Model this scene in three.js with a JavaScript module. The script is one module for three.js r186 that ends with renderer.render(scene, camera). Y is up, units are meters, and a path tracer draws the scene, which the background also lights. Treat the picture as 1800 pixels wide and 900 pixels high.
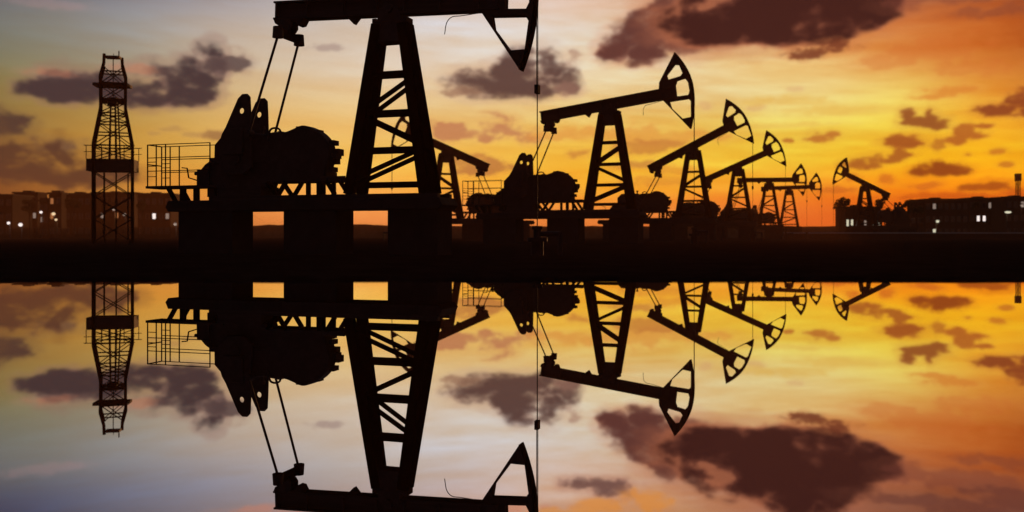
import * as THREE from 'three';
import { mergeGeometries } from 'three/addons/utils/BufferGeometryUtils.js';

// ---------------------------------------------------------------- camera, sky, sun, exposure
const scene = new THREE.Scene();
const EYE = 0.53;                                   // eye height above the still water
const camera = new THREE.PerspectiveCamera(2 * Math.atan(450 / 1600) * 180 / Math.PI, 2, 0.1, 4000);
camera.position.set(0, EYE, 0);
camera.setViewOffset(1800, 900, 0, 35, 1800, 900);  // shifted lens keeps uprights upright
camera.focus = 26; camera.userData.fStop = 0.6;
const renderer = new THREE.WebGLRenderer({ antialias: true });
renderer.setSize(1024, 512);
renderer.toneMapping = THREE.LinearToneMapping;
renderer.toneMappingExposure = 1;
renderer.shadowMap.enabled = true;

let seed = 7;
const rnd = () => { seed = (seed * 1664525 + 1013904223) >>> 0; return seed / 4294967296; };
const R = (d) => d * Math.PI / 180;
const lin = (c) => { c /= 255; return c <= 0.04045 ? c / 12.92 : ((c + 0.055) / 1.055) ** 2.4; };
const sstep = (a, b, x) => { x = Math.min(1, Math.max(0, (x - a) / (b - a))); return x * x * (3 - 2 * x); };
const hash = (x, y) => { let n = Math.imul(x, 374761393) + Math.imul(y, 668265263) | 0; n = Math.imul(n ^ (n >>> 13), 1274126177); return ((n ^ (n >>> 16)) >>> 0) / 4294967296; };
function vnoise(x, y) {
  const xi = Math.floor(x), yi = Math.floor(y), a = x - xi, b = y - yi, s = a * a * (3 - 2 * a), t = b * b * (3 - 2 * b);
  const p = hash(xi, yi), q = hash(xi + 1, yi), r = hash(xi, yi + 1), w = hash(xi + 1, yi + 1);
  return p + (q - p) * s + (r - p) * t + (p - q - r + w) * s * t;
}
const fbm = (x, y, o = 4) => { let v = 0, a = 0.5, n = 0; for (let i = 0; i < o; i++) { v += a * vnoise(x, y); n += a; a *= 0.5; x = x * 2.03 + 17.1; y = y * 2.03 + 9.7; } return v / n; };

// the dusk sky: air colours by azimuth (0 = straight ahead, right positive) and elevation, then clouds [core, edge, cover, raggedness, grain, softness, puffs (az, el, rx, ry in degrees)]
const CLOUDS = [
  [[66,53,55],[150,112,100],0.97,0.7,0.75,0.6,[[-27.28,8.06,1.41,0.57],[-25.7,8.49,1.74,0.97],[-23.93,8.29,2.09,0.98],[-22.11,8.24,2.15,0.93],[-20.56,8.82,1.57,1.07],[-19.45,9.21,1.43,1.01],[-18.17,10.0,0.84,1.09],[-19.61,8.37,1.59,0.67],[-25.41,8.03,2.34,0.65],[-21.18,8.06,2.49,0.6]]],
  [[90,72,70],[165,130,115],0.85,1.1,1,0.6,[[-16.86,10.27,1.12,0.58],[-17.84,10.02,0.81,0.55]]],
  [[200,128,98],[185,140,120],0.5,0.9,1,0.6,[[-26.71,9.1,1.57,0.29],[-22.42,9.61,1.22,0.3]]],
  [[78,58,50],[120,92,62],0.95,0.9,1,0.6,[[-28.67,6.04,0.99,0.63],[-29.76,5.89,1.08,0.75]]],
  [[105,78,62],[150,115,70],0.85,1,1,0.6,[[-26.71,5.01,1.37,0.38]]],
  [[84,56,42],[130,88,48],0.9,0.8,1,0.6,[[-27.84,3.64,3.36,1.08],[-25.11,3.34,2.64,0.78],[-29.22,4.15,1.64,0.81],[-26.34,4.48,0.58,0.71],[-30.43,3.85,1.6,1.54]]],
  [[150,105,68],[205,150,85],0.7,0.9,1,0.6,[[-17.84,5.94,0.91,0.34]]],
  [[185,140,85],[210,165,95],0.55,0.9,1,0.6,[[-20.4,6.25,0.69,0.2],[-19.29,5.96,0.57,0.17],[-21.34,5.98,0.37,0.13]]],
  [[165,140,130],[210,185,160],0.6,0.9,1,0.6,[[-11.48,11.43,1.17,0.25]]],
  [[190,150,150],[175,155,155],0.3,0.9,1,0.6,[[-26.85,12.79,2.0,0.29]]],
  [[92,66,60],[205,165,140],0.96,0.8,0.75,0.6,[[-1.79,9.47,1.97,0.86],[-0.18,9.23,2.69,0.93],[0.9,10.17,1.72,1.15],[2.22,10.37,1.29,1.07],[3.04,9.46,1.0,0.86],[-0.36,9.93,1.61,0.9],[0.0,9.06,2.86,0.72]]],
  [[160,120,95],[220,180,140],0.75,1,1,0.6,[[-3.4,8.97,1.28,0.32]]],
  [[170,125,105],[225,185,150],0.6,1.1,1,0.6,[[4.0,10.94,0.57,0.5],[3.68,9.04,0.86,0.46]]],
  [[196,124,86],[232,172,100],0.8,1.1,1,0.6,[[-3.75,6.41,1.96,0.64],[-2.33,6.24,1.43,0.43],[-0.72,6.74,1.5,0.72],[0.9,6.24,1.25,0.5]]],
  [[190,118,66],[236,170,80],0.75,1,1,0.6,[[-1.36,4.39,1.5,0.5],[-2.68,4.71,1.61,0.43],[-2.15,4.11,1.43,0.36]]],
  [[232,152,70],[238,170,85],0.65,0.8,1,0.6,[[6.42,6.38,4.24,0.53],[9.58,6.09,3.83,0.42],[2.86,6.23,2.14,0.36]]],
  [[205,128,62],[236,168,75],0.7,1,1,0.6,[[7.83,5.41,1.69,0.46],[9.23,5.64,1.4,0.35],[4.11,5.09,0.78,0.32],[7.3,4.43,1.76,0.28]]],
  [[235,150,55],[245,180,70],0.6,0.9,1,0.6,[[1.79,2.68,2.5,0.25],[8.88,3.36,2.1,0.32],[9.93,4.05,1.39,0.32]]],
  [[96,54,48],[215,150,120],0.97,0.7,0.7,0.6,[[6.6,11.34,1.41,1.07],[8.11,11.1,1.54,0.99],[9.06,12.53,1.82,1.27],[10.1,13.16,2.01,1.41],[7.83,11.89,1.58,1.21],[10.27,12.32,2.08,1.41]]],
  [[64,32,28],[190,112,78],0.99,0.5,0.55,0.3,[[11.83,12.85,2.74,1.4],[14.04,12.55,3.03,1.46],[16.37,12.67,3.63,1.72],[18.65,12.78,2.89,1.63],[20.56,12.95,2.07,1.21],[21.65,12.61,1.24,0.8],[16.7,14.6,2.46,1.54],[15.04,13.74,2.34,1.38],[13.02,12.13,3.06,0.77],[17.35,11.89,3.59,0.68],[18.97,14.1,2.56,1.69],[14.04,13.96,3.71,1.39],[21.18,13.28,1.87,1.0],[17.68,12.26,4.23,0.89]]],
  [[122,62,40],[215,130,75],0.9,0.9,1,0.6,[[18.17,10.83,1.29,0.41],[19.45,11.04,1.34,0.44],[17.52,10.7,0.72,0.31]]],
  [[215,130,90],[190,110,80],0.65,1.0,1,0.6,[[12.75,14.33,0.89,0.56],[11.83,13.85,0.75,0.32]]],
  [[112,76,70],[190,130,110],0.85,1,1,0.6,[[6.06,15.26,1.7,0.57],[4.29,15.1,1.07,0.43]]],
  [[242,152,66],[225,150,100],0.7,1,1,0.6,[[8.53,15.87,1.61,0.71],[5.71,16.52,2.13,0.57],[3.58,16.77,2.14,0.43]]],
  [[225,140,110],[190,150,140],0.5,0.9,1,0.6,[[-2.86,16.58,5.36,0.36],[-10.62,16.1,3.81,0.32],[-14.71,16.09,3.35,0.28]]],
  [[135,72,56],[165,95,65],0.5,0.9,1,0.6,[[26.57,13.36,3.15,0.58],[28.81,12.36,1.65,0.44],[23.63,13.37,1.8,0.59],[27.14,12.24,1.7,0.32]]],
  [[110,62,52],[150,90,65],0.6,0.9,1,0.6,[[29.08,14.1,2.46,0.63],[25.11,14.89,4.11,0.49]]],
  [[225,135,55],[235,160,75],0.7,0.9,1,0.6,[[25.7,8.17,1.51,0.29],[24.82,7.91,1.18,0.2]]],
  [[216,118,55],[226,140,70],0.45,1,1,0.6,[[25.11,10.58,2.64,0.71],[27.14,9.32,2.27,0.57],[22.42,9.99,1.53,0.46]]],
  [[142,66,34],[215,135,55],0.9,0.9,1,0.6,[[27.98,6.95,1.28,0.35],[29.22,7.37,0.6,0.63],[27.28,7.06,0.74,0.22],[29.36,6.68,0.82,0.31]]],
  [[150,80,38],[220,155,65],0.9,1,1,0.6,[[23.81,6.46,0.9,0.29],[24.88,6.37,0.94,0.39],[23.33,6.87,0.42,0.46],[24.82,6.63,0.47,0.46]]],
  [[165,82,34],[225,150,50],0.9,0.8,1,0.6,[[23.33,5.34,1.09,0.39],[22.72,5.43,0.61,0.3]]],
  [[182,96,38],[228,155,55],0.85,1,1,0.6,[[26.65,5.71,0.8,0.42],[25.93,5.33,0.52,0.26],[27.42,6.11,0.4,0.19]]],
  [[185,105,40],[228,160,50],0.7,0.9,1,0.6,[[25.03,5.21,0.26,0.45]]],
  [[192,112,46],[232,175,65],0.85,1,1,0.6,[[18.59,5.85,0.9,0.34],[19.29,6.03,0.45,0.3],[16.86,5.77,0.33,0.17]]],
  [[172,90,36],[228,150,45],0.85,1,1,0.6,[[21.03,4.17,1.0,0.37],[22.05,4.47,1.23,0.37],[23.03,4.7,0.73,0.3]]],
  [[152,70,24],[215,125,35],0.95,0.6,1,0.6,[[25.26,3.72,1.35,0.39],[24.23,3.65,0.71,0.26],[26.28,3.56,0.63,0.22],[25.06,3.98,0.41,0.26]]],
  [[180,84,22],[225,125,25],0.9,0.8,1,0.6,[[27.84,2.75,0.84,0.32],[26.71,2.65,0.63,0.19]]],
  [[200,110,40],[228,160,45],0.7,0.9,1,0.6,[[28.12,4.66,0.5,0.22],[28.48,3.93,0.39,0.16],[26.57,4.57,0.34,0.13]]],
  [[222,110,35],[235,140,40],0.7,0.9,1,0.6,[[22.42,3.27,0.43,0.33],[20.56,3.45,0.44,0.27],[24.38,2.84,0.89,0.2],[19.61,2.7,1.27,0.2]]],
  [[205,80,22],[225,105,25],0.6,0.8,1,0.6,[[26.28,2.25,3.45,0.22],[29.08,2.28,1.64,0.28]]],
  [[228,178,120],[236,200,130],0.6,0.9,1,0.6,[[17.35,8.75,0.46,0.21],[12.0,7.9,0.41,0.28],[15.04,7.73,0.53,0.21]]],
  [[238,190,90],[242,205,110],0.5,0.9,1,0.6,[[16.7,8.01,2.63,0.27],[19.61,7.38,2.86,0.3],[15.38,6.63,4.0,0.17]]]
];
const AZ = [-180, -110, -60, -30, -23.6, -17.4, -10.6, -3.6, 3.6, 10.6, 17.4, 23.6, 29.4, 60, 110, 180];
const EL = [0, 1.5, 3, 4.5, 6.2, 8.2, 10.3, 12.4, 14.5, 17, 30, 55, 90];
const AIR = [
  [[81,71,74],[83,71,71],[95,69,55],[115,62,36],[168,97,50],[216,127,62],[245,145,74],[245,139,68],[251,133,59],[251,121,50],[257,115,40],[245,97,24],[239,91,20],[168,83,43],[100,76,69],[81,71,74]],
  [[79,70,74],[81,70,72],[92,69,58],[130,74,39],[199,124,58],[251,153,72],[280,176,89],[274,164,77],[274,162,69],[271,147,58],[268,132,46],[266,118,25],[263,112,20],[160,82,45],[96,75,69],[79,70,74]],
  [[74,66,71],[75,66,70],[85,65,58],[137,83,39],[213,142,56],[246,164,66],[268,195,94],[267,186,69],[270,188,56],[267,180,50],[265,166,45],[270,159,23],[268,164,25],[146,76,45],[89,71,67],[74,66,71]],
  [[71,65,70],[73,65,69],[81,65,59],[142,97,48],[210,153,64],[233,174,76],[255,198,90],[259,200,82],[261,205,69],[259,205,64],[256,206,58],[258,189,34],[254,181,30],[136,74,47],[85,69,67],[71,65,70]],
  [[69,64,70],[71,64,69],[79,65,62],[144,113,64],[195,152,74],[231,183,97],[248,201,115],[248,203,108],[252,210,98],[250,213,91],[249,211,80],[248,197,60],[244,169,43],[128,72,48],[81,68,67],[69,64,70]],
  [[68,64,71],[69,64,71],[76,65,65],[138,120,75],[172,142,90],[216,178,120],[236,198,138],[240,208,150],[244,215,150],[243,217,150],[243,213,132],[240,190,84],[218,130,44],[121,71,51],[78,67,69],[68,64,71]],
  [[68,65,73],[69,65,74],[76,67,71],[122,118,98],[158,145,122],[204,180,148],[226,202,172],[233,212,185],[240,220,185],[241,216,165],[241,200,128],[222,142,66],[192,100,38],[116,72,56],[77,68,72],[68,65,73]],
  [[69,67,76],[69,67,77],[75,69,76],[112,112,110],[148,145,142],[190,176,165],[214,198,183],[226,212,200],[232,215,195],[232,205,165],[225,160,98],[205,115,58],[180,88,38],[111,72,60],[76,69,75],[69,67,76]],
  [[69,68,79],[70,68,80],[75,71,82],[78,78,94],[120,118,129],[160,152,156],[195,180,172],[215,195,185],[230,195,170],[215,165,130],[185,120,88],[162,98,70],[140,80,62],[106,73,65],[75,71,78],[69,68,79]],
  [[70,70,82],[70,70,84],[74,74,88],[62,62,84],[104,102,118],[142,128,132],[172,144,138],[200,165,150],[215,165,130],[205,150,110],[170,110,85],[145,90,70],[130,80,65],[100,74,70],[74,72,82],[70,70,82]],
  [[74,76,90],[70,72,88],[74,77,94],[84,86,102],[92,93,108],[102,102,114],[114,110,118],[122,115,118],[124,114,112],[120,106,102],[112,96,92],[104,88,86],[98,82,84],[86,80,88],[76,76,90],[74,76,90]],
  [[75,79,97],[75,79,97],[75,79,97],[83,86,102],[83,86,102],[83,86,102],[83,86,102],[83,86,102],[83,86,102],[83,86,102],[83,86,102],[83,86,102],[83,86,102],[76,80,98],[76,80,98],[76,80,98]],
  [[74,78,96],[74,78,96],[74,78,96],[74,78,96],[74,78,96],[74,78,96],[74,78,96],[74,78,96],[74,78,96],[74,78,96],[74,78,96],[74,78,96],[74,78,96],[74,78,96],[74,78,96],[74,78,96]]
];
function makeSky() {
  const W = 4096, H = 2048, data = new Float32Array(W * H * 4), n = AZ.length;
  const L = AIR.map((row) => row.map((c) => c.map((v) => v / 255)));
  const colW = [];
  for (let i = 0; i < W; i++) {
    let az = ((i + 0.5) / W - 0.25) * 360; if (az > 180) az -= 360;
    let k = 0; while (k < n - 2 && az > AZ[k + 1]) k++;
    colW.push([az, k, (az - AZ[k]) / (AZ[k + 1] - AZ[k])]);
  }
  const cat = (a, b, c, d, t) => b + 0.5 * t * (c - a + t * (2 * a - 5 * b + 4 * c - d + t * (3 * (b - c) + d - a)));
  const rowAt = (k, ch, c) => L[k][c][ch];
  const full = new Float32Array(AZ.length * 3);
  for (let j = 0; j < H; j++) {
    const el = Math.max(0, ((j + 0.5) / H - 0.5) * 180);
    let k = 0; while (k < EL.length - 2 && el > EL[k + 1]) k++;
    let t = (el - EL[k]) / (EL[k + 1] - EL[k]);
    for (let c = 0; c < n; c++) for (let ch = 0; ch < 3; ch++) full[c * 3 + ch] = cat(rowAt(Math.max(0, k - 1), ch, c), rowAt(k, ch, c), rowAt(k + 1, ch, c), rowAt(Math.min(EL.length - 1, k + 2), ch, c), t);
    for (let i = 0; i < W; i++) {
      const [az, c, u] = colW[i], o = (j * W + i) * 4, near = Math.abs(az) < 34 && el < 19;
      // elsewhere the same broken cloud goes on
      let cover = 0;
      if (!near && el > 0.5 && el < 75) {
        const y = Math.sin(R(el)) + 0.06, x1 = Math.cos(R(el)) * Math.sin(R(az)) / y, z1 = Math.cos(R(el)) * Math.cos(R(az)) / y;
        cover = sstep(0.5, 0.74, fbm(x1 * 0.8 + 40, z1 * 0.8 + 11, 4)) * 0.5 * Math.min(1, Math.max((Math.abs(az) - 34) / 8, (el - 19) / 6)) * sstep(75, 60, el);
      }
      const streak = near ? ((fbm(az * 0.09 + 3, el * 0.75, 5) - 0.5) * 0.9 + (fbm(az * 0.3 + 5, el * 2 + az * 0.1, 5) - 0.5) * 0.8) * (0.35 + 0.65 * sstep(-14, 10, az)) * sstep(0.3, 2, el) * sstep(34, 30, Math.abs(az)) * sstep(19, 16, el) : 0;
      for (let ch = 0; ch < 3; ch++) {
        const p = full[c * 3 + ch], q = full[(c + 1) * 3 + ch], s0 = full[Math.max(0, c - 1) * 3 + ch], s1 = full[Math.min(n - 1, c + 2) * 3 + ch];
        let v = Math.min(Math.max(p, q) + 0.03, Math.max(Math.min(p, q) - 0.03, (AZ[c] > -35 && AZ[c + 1] < 35) ? cat(s0, p, q, s1, u) : p + (q - p) * u * u * (3 - 2 * u)));
        data[o + ch] = v * (1 + streak * [0.08, 0.3, 0.6][ch]) * (1 - cover * 0.45);
      }
    }
  }
  CLOUDS.forEach(([core, edge, cover, ragged, grain, soft, puffs], id) => {
    let a0 = 99, a1 = -99, e0 = 99, e1 = -99, size = 0;
    for (const [a, e, rx, ry] of puffs) { a0 = Math.min(a0, a - rx * 2.4); a1 = Math.max(a1, a + rx * 2.4); e0 = Math.min(e0, e - ry * 2.6); e1 = Math.max(e1, e + ry * 2.6); size += ry / puffs.length; }
    const g = (1.1 / Math.sqrt(size)) * grain, ox = id * 31.7, i0 = Math.floor((a0 / 360 + 0.25) * W), i1 = Math.ceil((a1 / 360 + 0.25) * W), j0 = Math.max(H / 2, Math.floor((e0 / 180 + 0.5) * H)), j1 = Math.ceil((e1 / 180 + 0.5) * H);
    for (let j = j0; j <= j1; j++) for (let i = i0; i <= i1; i++) {
      const ii = (i + W) % W, az = ((i + 0.5) / W - 0.25) * 360, el = ((j + 0.5) / H - 0.5) * 180;
      const wx = (fbm(az * g * 0.6 + ox, el * g * 0.9 + 3, 4) - 0.5) * size * 2, wy = (fbm(az * g * 0.6 + ox + 50, el * g * 0.9 + 8, 4) - 0.5) * size * 1.3;
      let keep = 1, best = -9;
      for (const [a, e, rx, ry] of puffs) { const dx = (az + wx - a) / rx, dy = (el + wy * (el < e ? 0.5 : 1) - e) / (el < e ? ry * 0.8 : ry * 1.15), v = 1 - (dx * dx + dy * dy) * 0.6; if (v > best) best = v; if (v > 0) keep *= 1 - v * 0.55; }
      let fld = best > 0 ? Math.max(best, 1 - keep) : best;
      fld += (fbm(az * g * 0.8 + ox, el * g * 1.5, 4) - 0.5) * ragged * 1.35 + (fbm(az * g * 2.4 + ox, el * g * 4, 5) - 0.5) * 0.42;
      const alpha = Math.max(sstep(-0.15, 0.3 + soft, fld) ** 1.15, sstep(-0.75, 0.35, fld + (fbm(az * g * 0.5 + 70, el * g * 2.6 + ox, 5) - 0.5) * 1.1) * 0.34) * cover;
      if (alpha <= 0.003) continue;
      const depth = sstep(0.08, 0.78, fld + (fbm(az * g * 1.3 + 9, el * g * 2.2 + ox, 5) - 0.5) * 0.85), o = (j * W + ii) * 4;
      for (let ch = 0; ch < 3; ch++) { const v = (edge[ch] + (core[ch] - edge[ch]) * depth) / 255; data[o + ch] += (v - data[o + ch]) * alpha; }
    }
  });
  for (let k = 0; k < data.length; k += 4) { for (let ch = 0; ch < 3; ch++) data[k + ch] = lin(Math.max(0.01, data[k + ch]) * 255); data[k + 3] = 1; }
  const t = new THREE.DataTexture(data, W, H, THREE.RGBAFormat, THREE.FloatType);
  t.mapping = THREE.EquirectangularReflectionMapping; t.magFilter = THREE.LinearFilter; t.minFilter = THREE.LinearFilter; t.colorSpace = THREE.LinearSRGBColorSpace; t.needsUpdate = true;
  return t;
}
scene.background = makeSky();
scene.environment = scene.background;

const sun = new THREE.DirectionalLight(new THREE.Color().setRGB(1, 0.42, 0.14), 4);   // the last of the sun, at the glowing horizon
sun.position.set(Math.sin(R(19)) * 300, Math.sin(R(1.2)) * 300, -Math.cos(R(19)) * 300);
sun.shadow.radius = 1; sun.castShadow = true;
Object.assign(sun.shadow.camera, { left: -150, right: 150, top: 60, bottom: -60, near: 1, far: 700 });
sun.shadow.mapSize.set(2048, 2048);
scene.add(sun, sun.target);

// ---------------------------------------------------------------- helpers
const taken = new Map();
const numbered = (n) => { const k = taken.get(n) ?? 0; taken.set(n, k + 1); return k ? n + '_' + String(k).padStart(3, '0') : n; };
const V = (x, y, z = 0) => new THREE.Vector3(x, y, z);
function bar(p, q, w, h) {                           // square bar from p to q; w across (z), h in the x-y plane
  const d = q.clone().sub(p), len = d.length(); d.normalize();
  const side = Math.abs(d.z) > 0.95 ? V(1, 0, 0) : V(0, 0, 1), b = d.clone().cross(side).normalize(), a = b.clone().cross(d).normalize();
  const g = new THREE.BoxGeometry(w, h, len);
  return g.applyMatrix4(new THREE.Matrix4().makeBasis(a, b.clone().negate(), d.clone()).setPosition(p.clone().add(q).multiplyScalar(0.5)));
}
function rod(p, q, r, r2 = r, n = 10) {
  const d = q.clone().sub(p), g = new THREE.CylinderGeometry(r2, r, d.length(), n);
  g.applyQuaternion(new THREE.Quaternion().setFromUnitVectors(V(0, 1, 0), d.clone().normalize()));
  return g.translate(...p.clone().add(q).multiplyScalar(0.5).toArray());
}
const box = (x0, x1, y0, y1, z0, z1) => new THREE.BoxGeometry(x1 - x0, y1 - y0, z1 - z0).translate((x0 + x1) / 2, (y0 + y1) / 2, (z0 + z1) / 2);
function plate(pts, depth, holes = [], bevel = 0.02) {   // outline in x-y, centred on z = 0
  const s = new THREE.Shape(pts.map(([x, y]) => new THREE.Vector2(x, y)));
  for (const h of holes) s.holes.push(new THREE.Path(h.map(([x, y]) => new THREE.Vector2(x, y))));
  return new THREE.ExtrudeGeometry(s, { depth: depth - 2 * bevel, bevelEnabled: bevel > 0, bevelThickness: bevel, bevelSize: bevel * 0.6, bevelSegments: 1, curveSegments: 10 }).translate(0, 0, -depth / 2 + bevel);
}
const circle = (x, y, r, n = 14) => Array.from({ length: n }, (_, i) => [x + r * Math.cos(-i / n * 2 * Math.PI), y + r * Math.sin(-i / n * 2 * Math.PI)]);
function part(name, geos, mat, parent, label) {
  const list = (Array.isArray(geos) ? geos : [geos]).map((g) => (g.index ? g.toNonIndexed() : g));
  const m = new THREE.Mesh(list.length > 1 ? mergeGeometries(list) : list[0], mat);
  m.name = parent === scene ? numbered(name) : name; parent.add(m); m.castShadow = m.receiveShadow = true;
  if (label) m.userData.label = label;
  return m;
}
function thing(name, label, category, [x, y, z], turn = 0, group) {
  const o = new THREE.Group(); o.name = numbered(name); o.position.set(x, y, z); o.rotation.y = turn;
  o.userData = { label, category }; if (group) o.userData.group = group;
  scene.add(o); return o;
}
function speckle(size, base, spread, coarse) {       // grain and blotches of a surface's own colour
  const d = new Uint8Array(size * size * 4);
  for (let y = 0; y < size; y++) for (let x = 0; x < size; x++) {
    const n = (fbm(x / coarse, y / coarse, 4) - 0.5) * spread * 2 + (hash(x, y) - 0.5) * spread * 0.6, o = (y * size + x) * 4;
    for (let c = 0; c < 3; c++) d[o + c] = Math.max(0, Math.min(255, base[c] * (1 + n)));
    d[o + 3] = 255;
  }
  const t = new THREE.DataTexture(d, size, size); t.wrapS = t.wrapT = THREE.RepeatWrapping; t.magFilter = THREE.LinearFilter; t.colorSpace = THREE.SRGBColorSpace; t.needsUpdate = true; return t;
}
const phys = (o) => new THREE.MeshPhysicalMaterial(o);
const M = {
  steel: phys({ map: speckle(256, [38, 30, 28], 0.35, 40), roughness: 0.75, specularIntensity: 0.35 }),
  cable: phys({ color: 0x1a1614, roughness: 0.7, specularIntensity: 0.3 }),
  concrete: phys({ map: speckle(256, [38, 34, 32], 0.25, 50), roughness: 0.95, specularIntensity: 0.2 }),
  soil: phys({ map: speckle(512, [26, 21, 18], 0.5, 60), roughness: 1, specularIntensity: 0 }),
  bank: phys({ map: speckle(256, [62, 42, 30], 0.4, 30), roughness: 1, specularIntensity: 0 }),
  wall: phys({ map: speckle(256, [40, 25, 22], 0.3, 60), roughness: 0.95, specularIntensity: 0.2 }),
  roof: phys({ color: 0x2e2422, roughness: 0.9, specularIntensity: 0.2 }),
  pane: phys({ color: 0x16161a, roughness: 0.15 }),
  frame: phys({ color: 0x3a332e, roughness: 0.8 }),
  pale: phys({ color: 0x8d8580, roughness: 0.8 }),
  bark: phys({ color: 0x2c2119, roughness: 1, specularIntensity: 0.1 }),
  leaf: phys({ color: 0x2e331c, roughness: 1, specularIntensity: 0.1, side: THREE.DoubleSide, transmission: 0.3, thickness: 0 }),
  water: new THREE.MeshStandardMaterial({ color: new THREE.Color().setRGB(0.76, 0.76, 0.78), metalness: 1, roughness: 0.006 }),
};
const glow = (r, g, b, k) => new THREE.MeshStandardMaterial({ color: 0x222222, emissive: new THREE.Color().setRGB(r, g, b), emissiveIntensity: k });
const G = { white: glow(1, 0.86, 0.8, 1.2), warm: glow(1, 0.72, 0.42, 1.0), cream: glow(1, 0.93, 0.66, 0.75), dim: glow(1, 0.75, 0.6, 0.28), orange: glow(1, 0.36, 0.12, 0.35) };

// ---------------------------------------------------------------- the setting
const SHORE = -11.0, LAND = 0.04;
{
  const zs = [0, 0.12, 0.3, 0.7, 1.3, 2, 3, 4.5, 7, 10, 14, 20, 30, 45, 70, 110, 170, 260, 380, 520], xs = [];
  for (let x = -30; x <= 30; x += 0.25) xs.push(x);
  for (let x = 34; x < 600; x *= 1.3) { xs.push(x); xs.unshift(-x); }
  const pos = [], uv = [], idx = [], n = xs.length;
  for (let j = -1; j < zs.length; j++) for (const x of xs) {
    const z = SHORE - Math.max(0, zs[Math.max(0, j)]) + (j <= 2 ? (fbm(x * 0.9, 3, 4) - 0.5) * 0.1 : 0);
    const y = j < 0 ? -0.3 : j === 0 ? 0.012 : LAND + (fbm(x * 1.7, z * 1.7, 4) - 0.5) * 0.035 * Math.min(1, j / 2);
    pos.push(x, y, j < 0 ? z + 0.02 : z); uv.push(x / 3, z / 3);
  }
  for (let j = 0; j < zs.length; j++) for (let i = 0; i < n - 1; i++) { const a = j * n + i; idx.push(a, a + 1, a + n, a + 1, a + n + 1, a + n); }
  const g = new THREE.BufferGeometry(); g.setAttribute('position', new THREE.Float32BufferAttribute(pos, 3)); g.setAttribute('uv', new THREE.Float32BufferAttribute(uv, 2)); g.setIndex(idx); g.computeVertexNormals();
  const ground = part('ground', g, M.soil, scene); ground.userData = { kind: 'structure' };
  const w = new THREE.PlaneGeometry(700, 120).rotateX(-Math.PI / 2).translate(0, 0, SHORE - 0.3 + 60);
  const water = part('water', w, M.water, scene); water.userData = { kind: 'structure' };
}
// the long low bank of earth behind the oil field
{
  const pos = [], uv = [], idx = [], n = 261, prof = [[14, 0], [9, 0.32], [5, 0.72], [1.5, 0.97], [-1.5, 1], [-6, 0.7], [-14, 0]];
  prof.forEach(([dz, k]) => { for (let i = 0; i < n; i++) { const x = (i / (n - 1) - 0.5) * 620; pos.push(x, LAND - 0.05 + k * (3.35 + (fbm(x * 0.05, 4, 4) - 0.5) * 1.0 + (fbm(x * 0.6, dz * 0.6, 3) - 0.5) * 0.5), -240 + dz); uv.push(x / 6, dz / 6 + k); } });
  for (let j = 0; j < prof.length - 1; j++) for (let i = 0; i < n - 1; i++) { const a = j * n + i; idx.push(a, a + 1, a + n, a + 1, a + n + 1, a + n); }
  const g = new THREE.BufferGeometry(); g.setAttribute('position', new THREE.Float32BufferAttribute(pos, 3)); g.setAttribute('uv', new THREE.Float32BufferAttribute(uv, 2)); g.setIndex(idx); g.computeVertexNormals();
  part('hill', g, M.bank, scene).userData = { kind: 'structure' };
}

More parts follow.
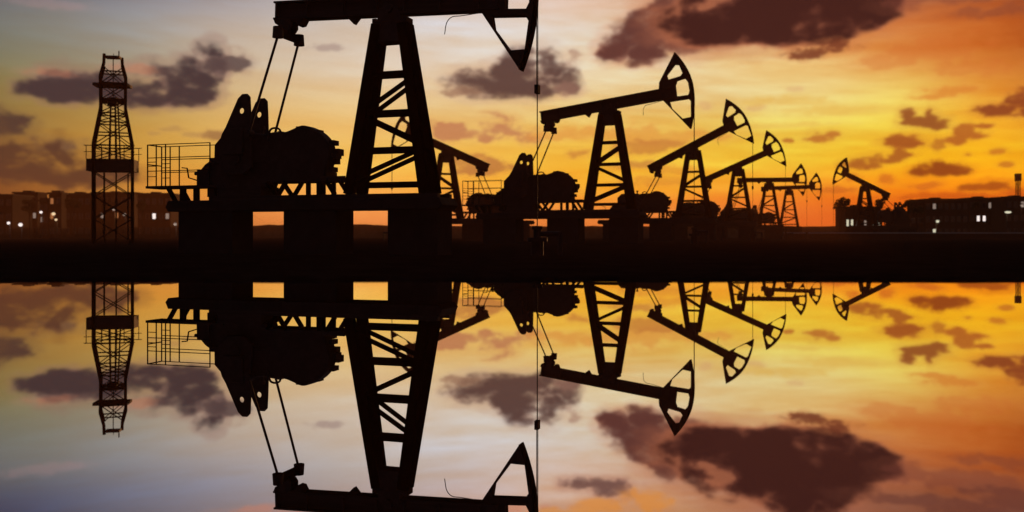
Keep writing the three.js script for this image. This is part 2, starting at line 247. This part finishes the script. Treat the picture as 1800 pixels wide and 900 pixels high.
// ---------------------------------------------------------------- pumpjacks (metres for the near one, scaled for the rest)
const PIVOT = 6.6, DECK = 1.51, RAD = 3.98;
function pumpjack({ x, d, s, yaw, tilt, crank = 0, label, detail = true, slabLabel, platform, platLabel }) {
  const X = (x - 900) / 1600 * d, at = [X, LAND, -d];
  // plinth of piers under a slab
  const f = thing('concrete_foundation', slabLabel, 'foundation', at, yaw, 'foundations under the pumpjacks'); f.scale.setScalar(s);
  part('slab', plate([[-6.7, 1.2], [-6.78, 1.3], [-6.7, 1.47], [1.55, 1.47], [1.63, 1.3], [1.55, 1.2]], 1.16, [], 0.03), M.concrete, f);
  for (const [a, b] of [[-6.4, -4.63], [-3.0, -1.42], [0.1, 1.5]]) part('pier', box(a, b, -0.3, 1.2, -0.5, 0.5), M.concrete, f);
  const p = thing('pumpjack', label, 'pumpjack', [X, LAND + 1.47 * s, -d], yaw, 'pumpjacks of the oil field'); p.scale.setScalar(s);
  const Y = (y) => y - 1.47, S = M.steel;
  // skid
  for (const z of [-0.4, 0.4]) part('skid_beam', box(-5.4, 1.5, Y(1.47), Y(1.6), z - 0.09, z + 0.09), S, p);
  // tower
  const b0 = 1.6, t0 = 6.1, legX = (y) => 1.09 - (y - b0) / (t0 - b0) * 0.72, legZ = (y) => 0.36 - (y - b0) / (t0 - b0) * 0.2;
  for (const sx of [-1, 1]) for (const sz of [-1, 1]) {
    const A = V(sx * legX(b0), Y(b0), sz * legZ(b0)), B = V(sx * legX(t0), Y(t0), sz * legZ(t0));
    part('leg', [bar(A, B, 0.2, 0.27)], S, p);
  }
  const rungs = [4.78, 3.75, 2.77, 1.85];
  for (const y of rungs) for (const sz of [-1, 1]) part('cross_member', bar(V(-legX(y) + 0.12, Y(y), sz * legZ(y)), V(legX(y) - 0.12, Y(y), sz * legZ(y)), 0.05, 0.12), S, p);
  for (const [xa, ya, xb, yb] of [[-1, 3.84, 1, 4.55], [-1, 3.62, 1, 2.95], [-1, 2.02, 1, 2.7]]) for (const sz of [-1, 1]) part('brace', bar(V(xa * (legX(ya) - 0.1), Y(ya), sz * legZ(ya)), V(xb * (legX(yb) - 0.1), Y(yb), sz * legZ(yb)), 0.05, 0.12), S, p);
  for (const sx of [-1, 1]) for (const y of [4.78, 2.77]) part('side_tie', bar(V(sx * legX(y), Y(y), -legZ(y)), V(sx * legX(y), Y(y), legZ(y)), 0.08, 0.08), S, p);
  part('tower_head', [plate([[-0.48, Y(5.62)], [0.48, Y(5.62)], [0.44, Y(6.16)], [0.3, Y(6.2)], [-0.3, Y(6.2)], [-0.44, Y(6.16)]], 0.46), box(-0.5, -0.38, Y(6.05), Y(6.26), -0.2, 0.2), box(0.38, 0.5, Y(6.05), Y(6.26), -0.2, 0.2)], S, p);
  part('saddle_bearing', [plate([[-0.34, Y(6.15)], [0.34, Y(6.15)], [0.26, Y(6.5)], [-0.26, Y(6.5)]], 0.5), rod(V(0, Y(PIVOT) - 0.12, -0.34), V(0, Y(PIVOT) - 0.12, 0.34), 0.13)], S, p);
  // everything that rocks on the bearing
  const rock = new THREE.Matrix4().makeTranslation(0, Y(PIVOT), 0).multiply(new THREE.Matrix4().makeRotationZ(tilt)), rk = (g) => g.applyMatrix4(rock);
  const pt = (a, b, z = 0) => V(a, b, z).applyMatrix4(rock);
  const I = (x0, x1, h) => [box(x0, x1, -h + 0.05, h - 0.05, -0.06, 0.06), box(x0, x1, h - 0.05, h, -0.2, 0.2), box(x0, x1, -h, -h + 0.05, -0.2, 0.2)];
  const beam = part('walking_beam', [...I(-3.52, 3.05, 0.25), ...[-3.45, -2.5, -1.4, -0.4, 0.4, 1.4, 2.5, 2.98].map((q) => box(q - 0.02, q + 0.02, -0.2, 0.2, -0.19, 0.19))].map(rk), S, p);
  part('tail_lug', rk(plate([[-3.52, -0.25], [-2.6, -0.25], [-2.68, -0.4], [-2.78, -0.42], [-2.84, -0.3], [-3.3, -0.3], [-3.38, -0.4], [-3.48, -0.34]].reverse(), 0.34)), S, beam);
  part('stop_wedge', rk(plate([[-1.3, -0.25], [-0.95, -0.25], [-1.1, -0.43]].reverse(), 0.2)), S, beam);
  // horsehead
  const a = R(27), arc = Array.from({ length: 17 }, (_, i) => { const t = -1 + i / 8; return [RAD * (1 - (t < 0 ? 0.085 : 0.155) * t * t), RAD * 0.45 * t]; });
  const out = [...arc, [2.5, 0.56], [2.44, 0.25], [2.56, -0.28]];
  const holes = [[[2.9, 0.6], [3.5, 0.66], [3.62, 0.78], [3.5, 1.2], [3.3, 1.26], [2.86, 0.84]], [[3.2, -0.24], [3.76, -0.26], [3.84, -0.1], [3.82, 0.3], [3.7, 0.54], [3.3, 0.5], [3.2, 0.3]], [[2.84, -0.4], [3.74, -0.42], [3.84, -0.56], [3.76, -1.28], [3.36, -1.3], [2.9, -0.72]]].map((h) => h.reverse());
  const head = part('horse_head', [plate(out, 0.1, holes, 0.012).translate(0, 0, 0.08), plate(out, 0.1, holes.map((h) => h.slice()), 0.012).translate(0, 0, -0.08), box(2.95, 3.05, -0.3, 0.3, -0.1, 0.1), box(3.08, 3.16, -0.25, 0.45, -0.1, 0.1)].map(rk), S, p);
  part('arc_plate', arc.slice(0, -1).map(([u, v], i) => rk(bar(V(u, v, 0), V(...arc[i + 1], 0), 0.3, 0.05))), S, head);
  // bridle hanging down the arc to the well
  const hang = pt(RAD * Math.cos(-tilt), RAD * Math.sin(-tilt)), bx = RAD + 0.03, topY = hang.y;
  const tip = Math.max(-a, -a) + tilt;                                 // lowest point of the arc
  part('bridle_cable', [-0.05, 0.05].map((z) => rod(V(bx, 4.25 - 1.47 - tilt * 1.2, z), V(bx, topY, z), 0.012, 0.012, 6)), M.cable, p);
  const cb = 4.2 - 1.47 - tilt * 1.2;
  part('carrier_bar', [box(bx - 0.05, bx + 0.05, cb - 0.16, cb + 0.06, -0.1, 0.1)], S, p);
  part('polished_rod', rod(V(bx, -0.75, 0), V(bx, cb - 0.1, 0), 0.014, 0.014, 6), M.cable, p);
  // gearbox, cranks, pitmans
  const sh = [-4.55, 2.62], turn = (q) => { const c = Math.cos(crank), w = Math.sin(crank), u = q[0] - sh[0], v = q[1] - sh[1]; return [sh[0] + u * c - v * w, sh[1] + u * w + v * c]; };
  part('gearbox', [plate([[-5.3, Y(1.85)], [-3.7, Y(1.85)], [-3.62, Y(2.1)], [-3.62, Y(3.1)], [-3.8, Y(3.28)], [-4.3, Y(3.36)], [-5.1, Y(3.3)], [-5.36, Y(3.05)], [-5.38, Y(2.2)]], 0.56, [], 0.05), box(-5.15, -3.75, Y(1.6), Y(1.86), -0.45, 0.45), box(-5.5, -3.55, Y(2.55), Y(2.68), -0.34, 0.34), rod(V(sh[0], Y(sh[1]), -0.52), V(sh[0], Y(sh[1]), 0.52), 0.16)], S, p);
  const lobe = [[0.17, 0.45], [0.25, 0.37], [0.27, 0], [0.3, -0.95], [0.34, -1.55], [0.05, -1.75], [-0.45, -1.75], [-0.72, -1.5], [-0.72, -0.9], [-0.62, -0.62], [-0.5, -0.44], [-0.1, 0.34], [0.03, 0.45]].reverse().map(([u, v]) => turn([u - 4.37, v + 3.95])).map(([u, v]) => [u, Y(v)]);
  const hole = turn([-4.37, 3.95]), pin = turn([-4.02, 3.3]), eq = pt(-3.13, -0.74);
  for (const sz of [-1, 1]) {
    const c = part('crank', plate(lobe, 0.09, [circle(hole[0], Y(hole[1]), 0.095)], 0.02).translate(0, 0, sz * 0.42), S, p);
    part('counterweight', plate([[-0.3, -0.6], [0.28, -0.6], [0.3, 0.1], [-0.1, 0.1], [-0.34, -0.2]].reverse().map(([u, v]) => turn([u - 4.55, v + 3.35])).map(([u, v]) => [u, Y(v)]), 0.1, [], 0.02).translate(0, 0, sz * 0.53), S, c);
    part('pitman_rod', [rod(V(pin[0], Y(pin[1]), sz * 0.62), V(eq.x, eq.y, sz * 0.52), 0.036, 0.036, 8), rod(V(pin[0], Y(pin[1]), sz * 0.45), V(pin[0], Y(pin[1]), sz * 0.7), 0.1)], S, p);
  }
  part('equalizer_bar', [bar(V(eq.x, eq.y + 0.06, -0.6), V(eq.x, eq.y + 0.06, 0.6), 0.16, 0.2), ...[-1, 1].map((sz) => rod(V(eq.x, eq.y - 0.1, sz * 0.54), V(eq.x, eq.y + 0.2, sz * 0.54), 0.15, 0.13, 12))], S, p);
  part('equalizer_bearing', [bar(V(eq.x, eq.y + 0.1, 0), pt(-3.02, -0.3), 0.24, 0.22), rod(V(eq.x, eq.y + 0.32, -0.2), V(eq.x, eq.y + 0.32, 0.2), 0.19)], S, p);
  // belt guard, motor, brake
  const hood = new THREE.SplineCurve([[-3.74, 3.27], [-3.45, 3.32], [-3.1, 3.31], [-2.85, 3.38], [-2.57, 3.47], [-2.3, 3.41], [-1.98, 3.22], [-1.78, 2.96], [-1.74, 2.62], [-1.84, 2.31], [-1.88, 2.06]].map(([u, v]) => new THREE.Vector2(u, Y(v)))).getPoints(40).map((q) => [q.x, q.y]);
  part('belt_guard', plate([...hood, [-3.74, Y(2.06)]].reverse(), 0.42, [], 0.04).translate(0, 0, 0.12), S, p);
  for (const [u, v] of [[-3.3, 3.31], [-2.72, 3.42], [-2.12, 3.31]]) part('guard_bracket', box(u - 0.05, u + 0.05, Y(v) - 0.06, Y(v) + 0.06, -0.02, 0.26), S, p);
  for (const [u, v, w] of [[-1.72, 3.02, 0.07], [-1.66, 2.66, 0.09], [-1.74, 2.3, 0.06]]) part('terminal_box', box(u - w, u + w, Y(v) - 0.07, Y(v) + 0.06, -0.1, 0.2), S, p);
  part('oil_pipe', new THREE.TubeGeometry(new THREE.CatmullRomCurve3([V(-3.6, Y(3.1), 0.34), V(-3.5, Y(3.42), 0.34), V(-3.25, Y(3.42), 0.34), V(-3.15, Y(3.2), 0.34)]), 16, 0.03, 6), S, p);
  part('breather', [rod(V(-4.0, Y(3.25), 0), V(-4.0, Y(3.5), 0), 0.05, 0.05, 8), rod(V(-4.0, Y(3.48), 0), V(-4.0, Y(3.56), 0), 0.09, 0.08, 8)], S, p);
  part('brake_lever', [bar(V(-5.9, Y(2.05), 0.25), V(-6.25, Y(2.15), 0.25), 0.03, 0.03), bar(V(-6.25, Y(2.15), 0.25), V(-6.3, Y(2.42), 0.25), 0.03, 0.03), bar(V(-6.3, Y(2.42), 0.25), V(-6.48, Y(2.44), 0.25), 0.03, 0.03)], S, p);
  part('motor', [rod(V(-2.35, Y(2.62), -0.42), V(-2.35, Y(2.62), 0.0), 0.42, 0.42, 18), box(-1.8, -1.58, Y(2.68), Y(2.86), -0.25, 0.05), box(-1.85, -1.66, Y(2.45), Y(2.6), -0.2, 0.05), box(-3.2, -1.9, Y(2.02), Y(2.25), -0.45, 0.1)], S, p);
  part('brake_housing', [plate([[-5.95, 1.95], [-5.2, 1.95], [-5.15, 2.72], [-5.45, 2.68], [-5.75, 2.5], [-5.93, 2.32]].map(([u, v]) => [u, Y(v)]), 0.4, [], 0.05), box(-5.7, -5.3, Y(1.6), Y(1.96), -0.15, 0.15)], S, p);
  // stand under the motor
  for (const z of [-0.4, 0.4]) part('stand_rail', box(-3.75, -1.2, Y(1.96), Y(2.09), z - 0.04, z + 0.04), S, p);
  for (const [xa, xb] of [[-3.56, -3.28], [-2.98, -3.24], [-2.3, -2.3], [-1.98, -1.98], [-1.76, -1.5]]) for (const sz of [-1, 1]) part('stand_strut', bar(V(xa, Y(1.98), sz * 0.4), V(xb, Y(1.6), sz * 0.4), 0.1, 0.1), S, p);
  part('stand_brace', bar(V(-1.25, Y(2.02), 0), V(-0.98, Y(1.95), 0), 0.1, 0.1), S, p);
  if (detail) {                                       // loose wire under the beam
    const pts = [[2.6, -0.3], [2.0, -0.36], [1.75, -0.38], [1.62, -0.5], [1.56, -0.82]].map(([u, v]) => pt(u, v, 0.1));
    part('loose_cable', new THREE.TubeGeometry(new THREE.CatmullRomCurve3(pts), 24, 0.012, 5), M.cable, p);
  }
  // wellhead under the rod
  const c = Math.cos(yaw), w = Math.sin(yaw), wx = X + bx * s * c, wz = -d - bx * s * w;
  const wh = thing('wellhead', label.includes('largest') ? 'squat dark wellhead under the hanging rod of the largest pumpjack' : 'dark wellhead below the rod of the ' + label.replace('dark ', ''), 'wellhead', [wx, LAND, wz], yaw, 'wellheads under the pumpjacks'); wh.scale.setScalar(s);
  wh.userData.label = WELL[numberOf++];
  part('casing', [rod(V(0, -0.2, 0), V(0, 0.35, 0), 0.16, 0.16, 14), rod(V(0, 0.35, 0), V(0, 0.45, 0), 0.26, 0.26, 14)], S, wh);
  part('stuffing_box', [rod(V(0, 0.45, 0), V(0, 0.7, 0), 0.1, 0.1, 12), rod(V(0, 0.66, 0), V(0, 0.74, 0), 0.14, 0.14, 12)], S, wh);
  part('flow_pipe', [rod(V(0, 0.55, 0), V(0.6, 0.55, 0), 0.06, 0.06, 8), rod(V(0.6, 0.6, 0), V(0.6, -0.2, 0), 0.06, 0.06, 8)], S, wh);
  if (platform) {
    const q = thing('service_platform', platLabel, 'platform', [X, LAND + 1.47 * s, -d], yaw, 'railed platforms beside the gearboxes'); q.scale.setScalar(s);
    part('deck', [box(-7.66, -5.05, Y(1.86), Y(1.93), -0.34, 0.34)], S, q);
    for (const z of [-0.3, 0.3]) {
      for (const px of [-7.62, -7.32, -7.0, -5.5]) part('post', bar(V(px, Y(1.93), z), V(px, Y(3.12), z), 0.026, 0.026), S, q);
      for (const y of [3.12, 2.74, 2.36]) part('rail', bar(V(-7.63, Y(y), z), V(-5.49, Y(y), z), 0.022, 0.022), S, q);
      for (const y of [2.2, 2.5, 2.62]) part('rung', bar(V(-7.62, Y(y), z), V(-7.32, Y(y), z), 0.02, 0.02), S, q);
      for (const [xa, xb] of [[-6.9, -6.65], [-6.4, -6.4], [-5.3, -5.15]]) part('support', bar(V(xa, Y(1.86), z), V(xb, Y(1.47), z), 0.1, xa === xb ? 0.16 : 0.1), S, q);
    }
    for (const y of [3.12, 2.55]) part('end_rail', bar(V(-7.62, Y(y), -0.28), V(-7.62, Y(y), 0.28), 0.03, 0.03), S, q);
    part('hand_valve', [rod(V(-6.1, Y(1.93), 0), V(-6.1, Y(2.4), 0), 0.06, 0.05, 8), rod(V(-6.22, Y(2.28), 0), V(-5.98, Y(2.28), 0), 0.05, 0.05, 8)], S, q);
  }
  return p;
}
let numberOf = 0;
const WELL = ['squat dark wellhead under the hanging rod of the largest pumpjack', 'dark wellhead under the rod of the second largest pumpjack', 'dark wellhead below the steeply raised head of the third largest pumpjack',
  'small dark wellhead below the fourth pumpjack of the receding row', 'tiny wellhead below the nearer of the two level pumpjacks', 'tiny wellhead below the farthest level pumpjack', 'tiny wellhead left of the lone pumpjack among the lights at right', 'dark wellhead behind the tower of the largest pumpjack'];
const pumps = [
  { x: 690, d: 24.2, s: 1, yaw: R(-18), tilt: R(-1.9), platform: true, label: 'largest, nearest pumpjack, its beam cut off by the top of the picture', slabLabel: 'broad concrete foundation with square openings under the largest pumpjack', platLabel: 'railed steel platform at the left end of the largest pumpjack' },
  { x: 1072, d: 62, s: 1.435, yaw: R(-23), tilt: R(7), platform: true, label: 'second largest pumpjack in the middle, its head raised to the right', slabLabel: 'concrete foundation under the second largest pumpjack', platLabel: 'small railed platform left of the second largest pumpjack' },
  { x: 1219, d: 94, s: 1.49, yaw: R(-23), tilt: R(26), crank: R(-90), label: 'third largest pumpjack with steeply raised head, right of the second', slabLabel: 'concrete foundation under the steeply raised third pumpjack' },
  { x: 1298, d: 120, s: 1.49, yaw: R(-23), tilt: R(23), crank: R(-90), label: 'fourth pumpjack of the receding row, raised head below the third one', slabLabel: 'low concrete foundation under the fourth pumpjack of the row', detail: false },
  { x: 1352, d: 145, s: 1.43, yaw: R(-23), tilt: R(-1), label: 'small pumpjack with a level beam, nearer of the two level ones', slabLabel: 'low foundation under the nearer level-beamed pumpjack', detail: false },
  { x: 1387, d: 168, s: 1.43, yaw: R(-23), tilt: R(1), label: 'smallest level-beamed pumpjack at the far end of the row', slabLabel: 'low foundation under the pumpjack at the far end of the row', detail: false },
  { x: 1520, d: 160, s: 1.48, yaw: R(180 + 10), tilt: R(24), label: 'lone small pumpjack at right with its head turned left', slabLabel: 'foundation under the lone left-facing pumpjack at right', detail: false },
  { x: 784, d: 100, s: 1.53, yaw: R(180 + 24), tilt: R(21), crank: R(-60), label: 'left-facing pumpjack half hidden behind the tower of the largest one', slabLabel: 'foundation of the half hidden left-facing pumpjack' },
];
for (const p of pumps) pumpjack(p);

// ---------------------------------------------------------------- drilling derrick
{
  const d = 60.6, k = d / 1600, X = (199 - 900) * k, y = (v) => EYE + (415 - v) * k - LAND, S = M.steel;
  const t = thing('drilling_derrick', 'tall open lattice derrick with a solid dark platform, left of the pumpjacks', 'derrick', [X, LAND, -d], R(8));
  const prof = [[429, 44], [303, 44], [256, 44], [192, 28], [156, 28], [138, 29], [115, 21], [98, 20]], rad = (v) => { let i = 0; while (i < prof.length - 2 && v < prof[i + 1][0]) i++; const [v0, r0] = prof[i], [v1, r1] = prof[i + 1]; return (r0 + (r1 - r0) * (v - v0) / (v1 - v0)) * k; };
  const A = [30, 120, 210, 300].map(R), P = (v, c) => V(rad(v) * Math.cos(A[c % 4]), y(v), rad(v) * Math.sin(A[c % 4]));
  for (let c = 0; c < 4; c++) { const stops = [431, 303, 256, 192, 156, 138, 115, ...(c % 2 ? [98] : [])]; part('leg', stops.slice(0, -1).map((v, i) => bar(P(v, c), P(stops[i + 1], c), 0.16, 0.16)), S, t); }
  for (const v of [258, 236, 217, 201, 178, 150, 128]) for (let c = 0; c < 4; c++) part('girt', bar(P(v, c), P(v, c + 1), 0.07, v === 178 || v === 150 ? 0.2 : 0.08), S, t);
  const bays = [[425, 385], [385, 345], [345, 303], [280, 258], [258, 217], [217, 201], [201, 178], [178, 150], [150, 120]];
  for (const [v0, v1] of bays) for (let c = 0; c < 4; c++) { part('brace', [bar(P(v0, c), P(v1, c + 1), 0.055, 0.055)], S, t); part('brace', [bar(P(v0, c + 1), P(v1, c), 0.055, 0.055)], S, t); }
  part('floor_platform', box(-38 * k, 37 * k, y(302), y(281), -0.9, 0.9), S, t);
  for (const z of [-0.87, 0.87]) {
    part('platform_rail', [bar(V(-42 * k, y(258), z), V(42 * k, y(258), z), 0.05, 0.05), bar(V(-42 * k, y(269), z), V(42 * k, y(269), z), 0.04, 0.04)], S, t);
    for (let i = 0; i < 7; i++) part('rail_post', bar(V((-38 + i * 75 / 6) * k, y(281), z), V((-38 + i * 75 / 6) * k, y(258), z), 0.04, 0.04), S, t);
  }
  part('monkey_board', box(-30 * k, 28 * k, y(153), y(148), -0.6, 0.6), S, t);
  part('crown_block', [box(-12 * k, 12 * k, y(103), y(99), -0.3, 0.3), bar(V(11 * k, y(101), 0.2), V(11 * k, y(90), 0.2), 0.06, 0.06), bar(V(2 * k, y(101), 0.2), V(2 * k, y(95), 0.2), 0.03, 0.03)], S, t);
  part('travelling_block', [box(-8 * k, 8 * k, y(186), y(172), -0.25, 0.25), rod(V(0, y(172), 0), V(0, y(103), 0), 0.03, 0.03, 6)], S, t);
  for (const [u, z] of [[-7, -0.4], [-4, 0.3], [3, -0.3], [6, 0.4], [10, 0]]) part('drill_pipe', rod(V(u * k * 1.2, y(281), z), V(u * k * 0.8, y(183), z * 0.5), 0.05, 0.05, 6), S, t);
  for (let i = 0; i < 5; i++) part('substructure_post', bar(V((-20 + i * 10) * k, y(429), (i % 2 - 0.5) * 1.4), V((-20 + i * 10) * k, y(303), (i % 2 - 0.5) * 1.4), 0.07, 0.07), S, t);
}

// ---------------------------------------------------------------- far buildings with windows, at the foot of the sky
function building(x0, x1, top, d, floors, bays, litAt, label, name = 'far_building') {
  const k = d / 1600, X = ((x0 + x1) / 2 - 900) * k, w = (x1 - x0) * k, h = EYE + (415 - top) * k - LAND, dep = Math.min(16, w * 0.8);
  const b = thing(name, label, 'building', [X, LAND, -d], 0, 'buildings on the horizon');
  part('wall', box(-w / 2, w / 2, -0.2, h, -dep, 0), M.wall, b);
  const rf = part('roof', box(-w / 2 - 0.3, w / 2 + 0.3, h, h + 0.35, -dep - 0.3, 0.3), M.roof, b);
  part('roof_hut', box(-w * 0.2, -w * 0.2 + 1.8, h + 0.35, h + 0.7, -dep * 0.6, -dep * 0.6 + 1.8), M.roof, rf);
  const fh = h / floors, bw = w / bays;
  for (let j = 0; j < floors; j++) for (let i = 0; i < bays; i++) {
    const cx = -w / 2 + (i + 0.5) * bw, cy = (j + 0.52) * fh, ww = Math.min(1.2, bw * 0.5), wh = Math.min(1.2, fh * 0.42), lit = litAt[j + ',' + i];
    const fr = part('window', [box(cx - ww / 2 - 0.08, cx + ww / 2 + 0.08, cy - wh / 2 - 0.08, cy - wh / 2, 0, 0.07), box(cx - ww / 2 - 0.08, cx + ww / 2 + 0.08, cy + wh / 2, cy + wh / 2 + 0.08, 0, 0.07), box(cx - ww / 2 - 0.08, cx - ww / 2, cy - wh / 2, cy + wh / 2, 0, 0.07), box(cx + ww / 2, cx + ww / 2 + 0.08, cy - wh / 2, cy + wh / 2, 0, 0.07)], M.frame, b);
    part('pane', box(cx - ww / 2, cx + ww / 2, cy - wh / 2, cy + wh / 2, 0.004, 0.03), lit ? G[lit] : M.pane, fr);
  }
  return b;
}
building(-60, 22, 344, 197, 3, 6, {}, 'low dark block at the far left edge');
building(24, 66, 340, 207, 3, 4, { '1,3': 'dim' }, 'dark flat-roofed block left of the small reddish house');
building(70, 84, 354, 194, 3, 2, { '1,0': 'dim' }, 'narrow dark building between two taller blocks at left');
building(86, 108, 341, 189, 3, 2, { '2,0': 'orange', '1,0': 'orange' }, 'reddish lit narrow house among the left buildings');
building(112, 160, 342, 207, 3, 4, {}, 'dark flat-roofed block just left of the derrick');
building(162, 236, 340, 214, 3, 6, { '1,1': 'dim', '1,3': 'orange' }, 'broad dark block behind the legs of the derrick');
building(242, 300, 342, 201, 3, 5, { '1,2': 'white', '1,4': 'dim' }, 'dark block right of the derrick with one bright window');
building(1486, 1548, 366, 172, 1, 8, { '0,0': 'cream', '0,1': 'cream', '0,2': 'dim', '0,4': 'dim', '0,6': 'cream', '0,7': 'cream' }, 'long single-storey hall with cream lit windows under the lone pumpjack');
building(1566, 1596, 374, 176, 1, 3, { '0,1': 'white' }, 'low shed with a white lit window right of the lone pumpjack');
building(1602, 1624, 357, 196, 3, 3, {}, 'small grey block left of the long dark building');
building(1626, 1702, 352, 195, 3, 7, { '2,1': 'dim', '0,1': 'cream' }, 'long dark flat-roofed building at right with two lit windows');
building(1704, 1766, 350, 200, 3, 6, { '1,1': 'white', '1,2': 'white', '2,3': 'dim', '2,5': 'cream' }, 'long dark building with two bright white windows near the right edge');
building(1768, 1850, 348, 194, 3, 7, { '2,2': 'dim' }, 'dark block at the right edge beneath the mast');

// lamps
function lamp(x, v, d, kind, label, r = 0.35, wide = 1) {
  const k = d / 1600, X = (x - 900) * k, h = EYE + (415 - v) * k - LAND;
  const l = thing('street_lamp', label, 'lamp', [X, LAND, -d], 0, 'lit lamps on the horizon');
  part('pole', rod(V(0, -0.2, -0.4), V(0, h + 0.5, -0.4), 0.09, 0.06, 8), M.steel, l);
  part('arm', [bar(V(0, h + 0.42, -0.4), V(0, h + 0.42, 0.1), 0.06, 0.06), new THREE.CylinderGeometry(r * 0.5, r * wide, 0.14, 14).translate(0, h + r + 0.02, 0)], M.steel, l);
  part('bulb', new THREE.SphereGeometry(r, 16, 10).scale(wide, 0.9, 0.9), G[kind], l);
  l.children[2].position.y = h;
  const p = new THREE.PointLight(G[kind].emissive, 3); p.position.set(0, h - r - 0.15, 0.3); p.castShadow = true; p.shadow.radius = 10; p.name = 'lamp_light'; l.add(p);
}
lamp(15, 392, 140, 'white', 'white lamp at the far left, left of the brightest one', 0.24);
lamp(36, 395, 138, 'white', 'brightest white lamp of the pair at the far left', 0.30);
lamp(72, 373, 168, 'white', 'white lamp under the narrow building at left', 0.27);
lamp(94, 376, 156, 'warm', 'warm lamp in front of the reddish lit house', 0.30);
lamp(98.5, 386, 148, 'warm', 'lower warm lamp in front of the reddish lit house', 0.20);
lamp(200, 368, 168, 'dim', 'pale lamp seen through the derrick legs', 0.27);
lamp(219, 377, 160, 'dim', 'pale lamp at the right foot of the derrick', 0.27);
lamp(308, 394, 133, 'dim', 'small lamp beside the left end of the largest foundation', 0.24);
lamp(1648, 389, 142, 'cream', 'low lamp in front of the long dark building at right', 0.24);
lamp(1772, 373, 150, 'cream', 'broad floodlight near the right edge', 0.22, 2.6);
lamp(1797, 361, 172, 'dim', 'lamp at the right edge above the floodlight', 0.24, 1.5);

// mast near the right edge
{
  const d = 212, k = d / 1600, X = (1789.5 - 900) * k, y = (v) => EYE + (415 - v) * k - LAND, t = thing('radio_mast', 'slim mast standing above the rooftops at the right edge', 'mast', [X, LAND, -d]);
  for (const [sx, sz] of [[-1, -1], [1, -1], [-1, 1], [1, 1]]) part('leg', bar(V(sx * 0.45, -0.2, sz * 0.45), V(sx * 0.3, y(305), sz * 0.3), 0.14, 0.14), M.steel, t);
  for (let i = 0; i < 9; i++) part('brace', [bar(V(-0.45, y(415 - i * 12), 0.4), V(0.45, y(403 - i * 12), 0.4), 0.07, 0.07), bar(V(0.45, y(415 - i * 12), -0.4), V(-0.45, y(403 - i * 12), -0.4), 0.07, 0.07)], M.steel, t);
  part('antenna_panel', [box(-0.55, 0.55, y(318), y(305), 0.3, 0.5), box(-0.55, 0.55, y(318), y(305), -0.5, -0.3)], M.steel, t);
}
// trees beside the lone pumpjack
function tree(x, v, d, r, label, lean = 0) {
  const k = d / 1600, X = (x - 900) * k, h = EYE + (415 - v) * k - LAND, cr = r * k, t = thing('tree', label, 'tree', [X, LAND, -d], 0, 'trees on the horizon');
  const tg = [rod(V(0, -0.3, 0), V(lean * 0.4, h * 0.6, 0), 0.22, 0.13, 8), rod(V(lean * 0.4, h * 0.58, 0), V(lean, h, 0), 0.13, 0.05, 7)];
  for (let i = 0; i < 6; i++) { const a = rnd() * 6.28, q = V(lean + Math.cos(a) * cr * 0.7, h + (rnd() - 0.4) * cr * 0.8, Math.sin(a) * cr * 0.7); tg.push(rod(V(lean * 0.5, h * (0.62 + 0.05 * i), 0), q, 0.07, 0.03, 5)); }
  part('trunk', tg, M.bark, t);
  const pos = [], blobs = Array.from({ length: 9 }, () => { const a = rnd() * 6.28, q = Math.sqrt(rnd()); return [lean + Math.cos(a) * q * cr * 0.85, h + (rnd() - 0.45) * cr * 1.1, Math.sin(a) * q * cr * 0.85, cr * (0.28 + rnd() * 0.28)]; });
  for (let i = 0; i < 2600; i++) {
    const b = blobs[i % 9], u = V(rnd() - 0.5, rnd() - 0.5, rnd() - 0.5).normalize().multiplyScalar(b[3] * Math.cbrt(0.25 + 0.75 * rnd())), c = V(b[0], b[1], b[2]).add(u), s = 0.07 + rnd() * 0.09;
    for (let j = 0; j < 3; j++) { const e = V(rnd() - 0.5, rnd() - 0.5, rnd() - 0.5).normalize().multiplyScalar(s * 1.3); pos.push(c.x + e.x, c.y + e.y, c.z + e.z); }
  }
  const g = new THREE.BufferGeometry(); g.setAttribute('position', new THREE.Float32BufferAttribute(pos, 3)); g.computeVertexNormals();
  part('crown', g, M.leaf, t);
}
tree(1476, 358, 161, 13, 'leaning dark tree left of the cream lit hall', 0.6);
tree(1548, 360, 186, 11, 'dark tree behind the right end of the cream lit hall');
tree(1568, 372, 166, 13, 'round dark tree between the hall and the low shed');
tree(1598, 362, 171, 11, 'dark tree right of the low shed');
tree(1612, 372, 160, 10, 'dark tree in front of the small grey block at right');
tree(1715, 362, 177, 8, 'small dark tree before the long building near the right edge');
tree(128, 356, 177, 12, 'dark tree left of the derrick among the far buildings');
tree(52, 362, 172, 12, 'dark tree in front of the flat-roofed block at far left');
tree(250, 362, 173, 9, 'dark tree right of the derrick');

// low wall along the foot of the far bank
{
  const d = 150, k = d / 1600, w = thing('low_wall', 'long low pale wall along the foot of the far bank at right', 'wall', [(1620 - 900) * k, LAND, -d]);
  part('wall_body', box(-24, 24, -0.2, EYE + 4.5 * k - LAND, -0.2, 0.2), M.wall, w);
  part('coping', box(-24.1, 24.1, EYE + 4.5 * k - LAND, EYE + 6.5 * k - LAND, -0.28, 0.28), M.pale, w);
}

scene.fog = new THREE.FogExp2(new THREE.Color().setRGB(1, 0.42, 0.16), 0.0008);
renderer.render(scene, camera);
